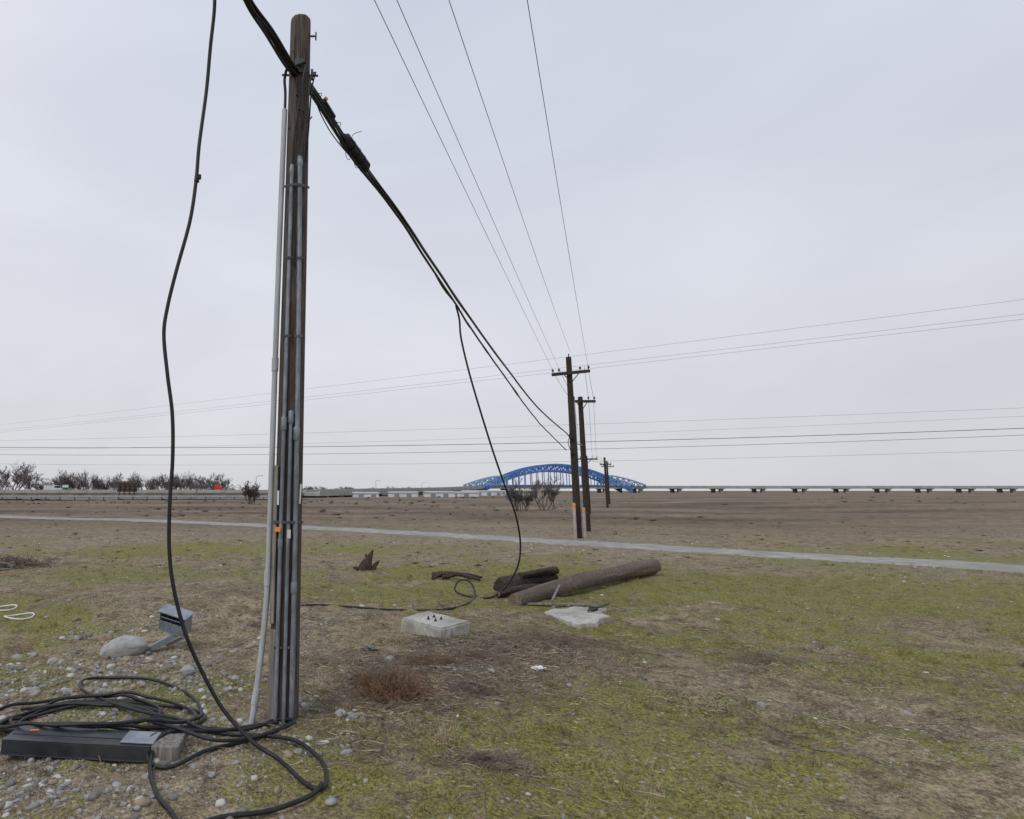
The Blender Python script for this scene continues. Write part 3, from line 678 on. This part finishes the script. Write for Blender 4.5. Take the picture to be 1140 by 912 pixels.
p4=[(19.5,44.4,4.1),(19.8,44.4,4.1),(20.6,44.4,4.1),(20.9,44.4,4.1)]
p5=[(36.8,77,4.9),(37.2,77,4.9),(37.9,77,4.9),(38.2,77,4.9)]
for A_,B_ in ((p2,p3),(p3,p4),(p4,p5)):
    for a,b in zip(A_,B_): line(a,b,.08,.007,16)
line((8.98,21.15,3.55),(11.1,24.7,3.4),.1,.02);line((11.1,24.7,3.4),(20.2,44.4,2.7),.3,.02)
mb.build('power_lines',[M['wire']])
mb=MB()
for dz,dd in ((0,0),(.35,.8),(1.3,2.5)):
    line((-150,148+dd,9.3+dz),(60,8+dd,9.8+dz),1.2,.008,80)
mb.build('crossing_power_lines',[M['wire']])
mb=MB()
for (a,b,sg,r) in (((-60,56,6.2),(60,32,5.8),1.3,.018),((-60,58,5.6),(60,36,5.6),1.25,.013),((-90,95,6.6),(90,60,6.2),1.6,.012),((-90,98,8.0),(90,50,9.2),1.4,.009),((-90,75,7.0),(80,40,8.4),.9,.008)):
    line(a,b,sg,r,80)
mb.build('crossing_telecom_lines',[M['rubber']])

# ------------------------------------------------------------ bare trees
def gen_tree(seed,h,lv,tw,stems=1,upb=.35,spread=.55):
    rnd=random.Random(seed);mb=MB()
    def br(p,d,L,r,l):
        n=3 if l<2 else 2;pts=[p.copy()];q=p.copy();dd=d.copy()
        for i in range(n):
            dd=(dd+Vector((rnd.gauss(0,.13),rnd.gauss(0,.13),rnd.gauss(.06,.06)))).normalized();q=q+dd*(L/n);pts.append(q.copy())
        mb.sweep(pts,[max(r*(1-.55*i/n),tw*.5) for i in range(n+1)],3 if l>0 else 6,0,False)
        if l>=lv: return
        k=rnd.choice((3,4,5)) if l<lv-1 else 4
        for j in range(k):
            t=rnd.uniform(.15 if l else .3,1.0);i=min(int(t*n),n-1);pp_=pts[i].lerp(pts[i+1],t*n-i)
            ax=dd.orthogonal().normalized();ax.rotate(Matrix.Rotation(rnd.uniform(0,6.283),3,dd))
            nd=(dd*(1-spread*.4)+ax*spread*rnd.uniform(.5,1.2)+Vector((0,0,upb))).normalized()
            br(pp_,nd,L*rnd.uniform(.45,.72),r*.5,l+1)
    for s in range(stems):
        a=rnd.uniform(0,6.28);o=.12*h if stems>1 else 0;t=.35 if stems>1 else .05
        br(Vector((rnd.gauss(0,o*.6),rnd.gauss(0,o*.6),-.05*h*.2)),Vector((math.cos(a)*t,math.sin(a)*t,1)).normalized(),h*.55*rnd.uniform(.7,1),h*.014,0)
    return np.array(mb.v),mb.f
protos=[gen_tree(100+i,8.0,4,.035,3 if i%2 else 4,.28,.62) for i in range(5)]
def grove(name,items,mat):
    V=[];F4=[];o=0
    for (x,y,h,w) in items:
        v,f=random.choice(protos);top=v[:,2].max();a=random.uniform(0,6.28)
        s=h/top;c_,s_=math.cos(a),math.sin(a)
        q=np.stack([(v[:,0]*c_-v[:,1]*s_)*s*w+x,(v[:,0]*s_+v[:,1]*c_)*s*w+y,v[:,2]*s+hz(x,y)],-1)
        V.append(q);F4.append(np.array(f)+o);o+=len(q)
    return npmesh(name,np.vstack(V),np.vstack(F4),[mat])
items=[]
for (x0,x1,h,n) in ((-135,-79,9.3,20),(-79,-74,5.5,3),(-74,-60,7.2,9),(-60,-24,6.6,24),(-24,-20,3.6,2)):
    for i in range(n):
        x=x0+(x1-x0)*(i+random.random())/n;y=random.uniform(165,195);items.append((x*y/180,y,h*random.uniform(.7,1.12),random.uniform(1.2,1.7)))
grove('bare_tree_line',items,M['bare'])
items=[(random.uniform(-8,105),random.uniform(500,540),random.uniform(3,6),2.4) for i in range(26)]
grove('bare_tree_line.001',items,M['bare'])
def bush(name,x,y,h,seed,tw=.02,stems=6):
    v,f=gen_tree(seed,h,4,tw,stems,.25,.6);v=v*(h/v[:,2].max());v[:,:2]*=1.25
    o=npmesh(name,v,np.array(f),[M['bare']]);o.location=(x,y,hz(x,y))
bush('bare_bush',16.7,49.5,2.7,1,.016);bush('bare_bush.001',20.0,52,3.1,2,.016);bush('bare_bush.002',-6.3,70,2.7,3,.024,9)
bush('bare_bush.003',17.9,51,1.7,6,.016);bush('bare_bush.004',-3.0,90,1.8,8,.024)

# scrub
cl=[]
for i in range(1500):
    y=34+110*random.random()**1.1;x=random.uniform(-.62,1.3)*y
    if float(path_dist(np.array([x]),np.array([y]))[0])<2.5: continue
    if float(fbm(np.array([x*.07]),np.array([y*.05]),71,3)[0])<.47 and random.random()<.85: continue
    if x>.5*y and random.random()<.6: continue
    cl.append((x,y,.05+.26*random.random()**3*(.5+y/90)))
for i in range(600):
    y=random.uniform(13,34);x=random.uniform(-.55,1.2)*y
    if float(path_dist(np.array([x]),np.array([y]))[0])<1.6: continue
    cl.append((x,y,random.uniform(.03,.10)))
cl=np.array(cl);k=30;N_=len(cl)
a=rng.uniform(0,6.28,(N_,k));e_=rng.uniform(.05,1.3,(N_,k));l=rng.uniform(.5,1,(N_,k))*cl[:,2:3]
bz=H(cl[:,0],cl[:,1])-.02
tip=np.stack([cl[:,0:1]+np.cos(a)*np.cos(e_)*l*1.9,cl[:,1:2]+np.sin(a)*np.cos(e_)*l*1.9,bz[:,None]+np.sin(e_)*l],-1)
b0=np.stack([cl[:,0:1]+np.cos(a+1.2)*l*.22,cl[:,1:2]+np.sin(a+1.2)*l*.22,bz[:,None]+0*a],-1)
b1_=np.stack([cl[:,0:1]-np.cos(a+1.2)*l*.05,cl[:,1:2]-np.sin(a+1.2)*l*.05,bz[:,None]+l*.2],-1)
SV2=np.stack([b0,b1_,tip],2).reshape(-1,3)
npmesh('sagebrush',SV2,np.arange(len(SV2)).reshape(-1,3),[M['sage']])

# ------------------------------------------------------------ highway embankment, road, barrier
HY=140
mb=MB()
prof=[(-8,-.5),(-5.2,.95),(-4.2,1.12),(4.2,1.12),(6,.9),(10,-.6)]
xsr=np.linspace(-900,-1,80);V=[]
for x in xsr:
    for (dy,z) in prof: V.append((x,HY+dy,z))
n=len(prof);faces0=[];faces1=[]
for i in range(len(xsr)-1):
    for j in range(n-1):
        (faces1 if j==2 else faces0).append((i*n+j,(i+1)*n+j,(i+1)*n+j+1,i*n+j+1))
mb.add(V,faces0,0,False);mb.add(V,faces1,1,False)
mb.build('highway_embankment',[M['bank'],M['asphalt']])
mb=MB()
for s in (-4.5,4.5):
    xb=-900
    while xb<-2:
        mb.box((xb+2.95,HY+s,1.40),(5.9,.35,.68),(0,0,0),0,.985);xb+=6
mb.build('concrete_barrier',[M['viaduct']])
mb=MB()
for yy in (-3.8,-.12,.12,3.8): mb.box((-450,HY+yy,1.126),(898,.14,.008),(0,0,0),0)
mb.build('road_markings',[M['white']])
# frontage road with guardrail in front of the embankment
mb=MB();mb.box((-90,112,.19),(170,6,.12),(0,0,0),0);mb.build('frontage_road',[M['pathm']])
mb=MB()
for x in np.arange(-170,-6,2.5): mb.box((x,107,.35),(.12,.10,.8),(0,0,0),1)
mb.box((-88,106.9,.62),(164,.05,.24),(0,0,0),0)
mb.build('guardrail',[M['steelrail'],M['pole_far']])

vp=cat([(-1.5,140,1.15),(8,158,1.25),(30,205,1.7),(66,290,2.4),(92,350,3.2),(116,420,4.0)],8)
vd=MB()
for a,b in zip(vp[:-1],vp[1:]):
    vd.beam(a-Vector((0,0,.4)),b-Vector((0,0,.4)),10,.8,0)
    for s in(-4.9,4.9):
        t=(b-a).normalized();nn_=Vector((-t.y,t.x,0));vd.beam(a+nn_*s+Vector((0,0,.3)),b+nn_*s+Vector((0,0,.3)),.3,.65,0)
for i in range(3,len(vp)-1,3):
    p=vp[i];t=(vp[i+1]-p).normalized();nn_=Vector((-t.y,t.x,0))
    for s in(-3,3):
        q=p+nn_*s;vd.sweep([(q.x,q.y,-1),(q.x,q.y,p.z-.8)],.5,10,0)
    vd.beam(p+nn_*-4.6-Vector((0,0,1.0)),p+nn_*4.6-Vector((0,0,1.0)),1.0,.5,0)
vd.build('highway_viaduct',[M['viaduct']])

# ------------------------------------------------------------ blue arch bridge
br=empty('blue_arch_bridge',(0,420,0))
xc=167;half=50
def arch(x):
    t=abs((x-xc)/half);return 18.8-16.8*t**1.9
def arch2(x):
    t=abs((x-xc)/half);return 14.6-14.3*t**2.1
mb=MB();xp=np.linspace(xc-half,xc+half,25)
for yy in(-7,7):
    for i,(a,b) in enumerate(zip(xp[:-1],xp[1:])):
        mb.beam((a,yy,arch(a)),(b,yy,arch(b)),.9,1.15,0);mb.beam((a,yy,arch2(a)),(b,yy,arch2(b)),.9,1.0,0)
        mb.beam((a,yy,arch2(a)),(b,yy,arch(b)),.5,.55,0);mb.beam((a,yy,arch(a)),(b,yy,arch2(b)),.5,.55,0)
    for x in xp: mb.beam((x,yy,arch2(x)),(x,yy,arch(x)),.5,.55,0)
    for x in xp[2:-2]: mb.beam((x,yy,4.4),(x,yy,arch2(x)+.001),.4,.4,0)
    mb.beam((xc-half,yy,4.9),(xc+half,yy,4.9),.5,.9,0)
for x in xp[3:-3]: mb.beam((x,-7,arch(x)),(x,7,arch(x)),.5,.5,0)
for a,b in zip(xp[3:-4],xp[4:-3]):
    mb.beam((a,-7,arch(a)),(b,7,arch(b)),.4,.4,0);mb.beam((a,7,arch(a)),(b,-7,arch(b)),.4,.4,0)
mb.build('arch_truss',[M['bridge']],br)
mb=MB()
for x0,x1,sg in((108,134,1),(200,226,-1)):
    q=np.linspace(x0,x1,8)
    for yy in(-7.3,7.3):
        tops=[5.0+(6.5*math.sin((i/7 if sg>0 else 1-i/7)*1.45)) for i in range(8)]
        for i in range(7):
            mb.beam((q[i],yy,tops[i]),(q[i+1],yy,tops[i+1]),.7,.9,0)
            mb.beam((q[i],yy,3.9),(q[i+1],yy,tops[i+1]),.45,.5,0);mb.beam((q[i],yy,tops[i]),(q[i+1],yy,3.9),.45,.5,0)
            mb.beam((q[i+1],yy,3.9),(q[i+1],yy,tops[i+1]),.45,.5,0)
mb.build('side_trusses',[M['bridge2']],br)
mb=MB();mb.box((608,0,3.4),(1000,13,1.3),(0,0,0),0)
for s in(-6.3,6.3): mb.box((608,s,4.35),(1000,.3,.6),(0,0,0),0)
mb.build('deck',[M['viaduct']],br)
mb=MB()
for x in [112,134,200,224]+list(range(250,1100,28)):
    for s in(-4,4): mb.box((x,s,.7),(2.2,2,3.6),(0,0,0),0,.9)
    mb.box((x,0,2.5),(2.6,12,.5),(0,0,0),0)
mb.build('piers',[M['viaduct']],br)

def shed(name,x,y,w,h,d):
    e=empty(name,(x,y,hz(x,y)-.1));mb=MB();mb.box((0,0,h/2),(w,d,h),(0,0,0),0);mb.build('walls',[M['wallw']],e)
    mb=MB();mb.add([(-w/2-.2,-d/2-.2,h+.003),(w/2+.2,-d/2-.2,h+.003),(w/2+.2,0,h+.35),(-w/2-.2,0,h+.35),(-w/2-.2,d/2+.2,h+.003),(w/2+.2,d/2+.2,h+.003)],[(0,1,2,3),(3,2,5,4),(0,3,4),(1,5,2)],0,False);mb.build('roof',[M['steelrail']],e)
    mb=MB()
    for i in range(int(w//3)): mb.box((-w/2+1.8+i*3,-d/2-.02,h*.42),(1.2,.04,h*.7),(0,0,0),0)
    mb.build('doors',[M['bluegrey']],e)
for i,(x,y,w,h,d) in enumerate([(14,148,6,1.0,3),(24,155,7,1.1,3),(32,150,7,1.2,3),(40,160,8,1.1,3),(52,190,9,1.4,4),(66,205,10,1.4,4)]):
    shed('white_shed' if i==0 else 'white_shed.%03d'%i,x,y,w,h,d)

sg=empty('brown_road_sign',(-34.5,119,hz(-34.5,119)))
mb=MB();mb.box((0,0,2.35),(3.8,.12,2.0),(0,0,0),0)
for z in(1.8,2.4,2.9): mb.box((0,-.1,z),(3.7,.06,.10),(0,0,0),1)
mb.build('panel',[M['signbrown'],M['pole_far']],sg)
mb=MB()
for x in(-1.4,-.5,.5,1.4): mb.box((x,-.2,1.3),(.16,.14,2.9),(0,0,0),0)
mb.build('posts',[M['pole_far']],sg)
sg=empty('green_road_sign',(-53,136,.9));mb=MB();mb.box((0,0,1.6),(1.5,.08,.8),(0,0,0),0);mb.box((0,-.045,1.6),(1.3,.01,.5),(0,0,0),1);mb.build('panel',[M['green'],M['wallw']],sg)
mb=MB();[mb.box((x,.1,.6),(.10,.1,1.8),(0,0,0),0) for x in(-.5,.5)];mb.build('posts',[M['strap']],sg)
tr=empty('red_truck',(-19.9,138.5,1.13));tr.scale=(.72,.72,.72);mb=MB()
mb.box((0,0,1.45),(1.7,2.2,2.1),(0,0,0),0,.92);mb.box((1.35,0,.95),(1.3,1.9,1.0),(0,0,0),0,.9);mb.box((-2.2,0,.75),(3.0,1.0,.3),(0,0,0),3)
mb.box((.62,0,1.9),(.7,2.0,.6),(0,0,0),1)
for x in(1.3,-1.6,-2.9):
    for s in(-1,1): mb.sweep([(x,s*.8,.5),(x,s*1.08,.5)],.48,14,2)
mb.box((-5.5,0,1.7),(5.0,2.3,1.1),(0,0,0),3)
for x in(-5.4,-6.6):
    for s in(-1,1): mb.sweep([(x,s*.8,.5),(x,s*1.08,.5)],.48,14,2)
mb.build('truck_body',[M['red'],M['glass'],M['tyre'],M['strap']],tr)
for i,(vx,lane) in enumerate(((-57,138.5),(-84,141.5))):
    vn_=empty('white_van' if i==0 else 'white_van.001',(vx,lane,1.13));vn_.scale=(.75,.75,.75);mb=MB()
    mb.box((0,0,1.25),(4.2,2.0,1.7),(0,0,0),0,.94);mb.box((2.5,0,.85),(1.0,1.85,.9),(0,0,0),0,.85);mb.box((1.6,0,1.65),(.9,1.97,.55),(0,0,0),1)
    for x in(-1.4,2.1):
        for s in(-1,1): mb.sweep([(x,s*.8,.4),(x,s*1.04,.4)],.38,14,2)
    mb.build('van_body',[M['wallw'],M['glass'],M['tyre']],vn_)
for i,(x,y) in enumerate(((-46,147),(-12,147),(24,215),(52,280))):
    mb=MB();mb.sweep(cat([(x,y,0),(x,y,3),(x,y,4.6),(x+.5,y,5.0),(x+1.2,y,5.05)],5),.05,6,0);mb.box((x+1.4,y,5.04),(.5,.2,.1),(0,0,0),0)
    mb.build('street_lamp' if i==0 else 'street_lamp.%03d'%i,[M['strap']])

# ------------------------------------------------------------ world & light
w=bpy.data.worlds.new('World');scene.world=w;w.use_nodes=True;nt=w.node_tree;N=nt.nodes;L=nt.links
bg=N['Background'];bg.inputs['Strength'].default_value=.106
sky=N.new('ShaderNodeTexSky');sky.sky_type='NISHITA';sky.sun_disc=False;sky.sun_elevation=math.radians(48);sky.sun_rotation=math.radians(-40)
sky.air_density=1;sky.dust_density=4
tc=N.new('ShaderNodeTexCoord');mp=N.new('ShaderNodeMapping');mp.inputs['Scale'].default_value=(1,1,2.6);mp.inputs['Rotation'].default_value=(0,.35,.4)
L.new(tc.outputs['Generated'],mp.inputs[0])
nz=N.new('ShaderNodeTexNoise');nz.inputs['Scale'].default_value=1.6;nz.inputs['Detail'].default_value=5;nz.inputs['Roughness'].default_value=.5;nz.inputs['Distortion'].default_value=.4
L.new(mp.outputs[0],nz.inputs['Vector'])
cr=N.new('ShaderNodeValToRGB');e=cr.color_ramp.elements;e[0].position=.3;e[1].position=.72;e[0].color=(.885,.885,.90,1);e[1].color=(1.05,1.05,1.045,1)
L.new(nz.outputs['Fac'],cr.inputs[0])
sx=N.new('ShaderNodeSeparateXYZ');L.new(tc.outputs['Generated'],sx.inputs[0])
gr=N.new('ShaderNodeValToRGB');e=gr.color_ramp.elements;e[0].position=0;e[1].position=.75;e[0].color=(6.6,6.7,7.0,1);e[1].color=(6.0,6.5,7.6,1)
k_=e.new(.25);k_.color=(6.75,6.95,7.6,1)
L.new(sx.outputs[2],gr.inputs[0])
mu=N.new('ShaderNodeMixRGB');mu.blend_type='MULTIPLY';mu.inputs[0].default_value=1;L.new(gr.outputs[0],mu.inputs[1]);L.new(cr.outputs[0],mu.inputs[2])
mx=N.new('ShaderNodeMixRGB');mx.inputs[0].default_value=.95;L.new(sky.outputs[0],mx.inputs[1]);L.new(mu.outputs[0],mx.inputs[2])
L.new(mx.outputs[0],bg.inputs['Color'])
sd=bpy.data.lights.new('sun','SUN');sd.energy=1.3;sd.angle=math.radians(16);sd.color=(1,.96,.90)
so=bpy.data.objects.new('sun',sd);scene.collection.objects.link(so);so.rotation_euler=(math.radians(42),0,math.radians(-40))
# camera
cd=bpy.data.cameras.new('camera');cam=bpy.data.objects.new('camera',cd);scene.collection.objects.link(cam)
cam.location=(0,0,1.6);cam.rotation_euler=(math.radians(97.5),0,0)
cd.sensor_width=36;cd.lens=21.6;cd.shift_x=.2004;cd.clip_end=5000;cd.clip_start=.05
scene.camera=cam
scene.view_settings.view_transform='Standard';scene.view_settings.look='None';scene.view_settings.exposure=0
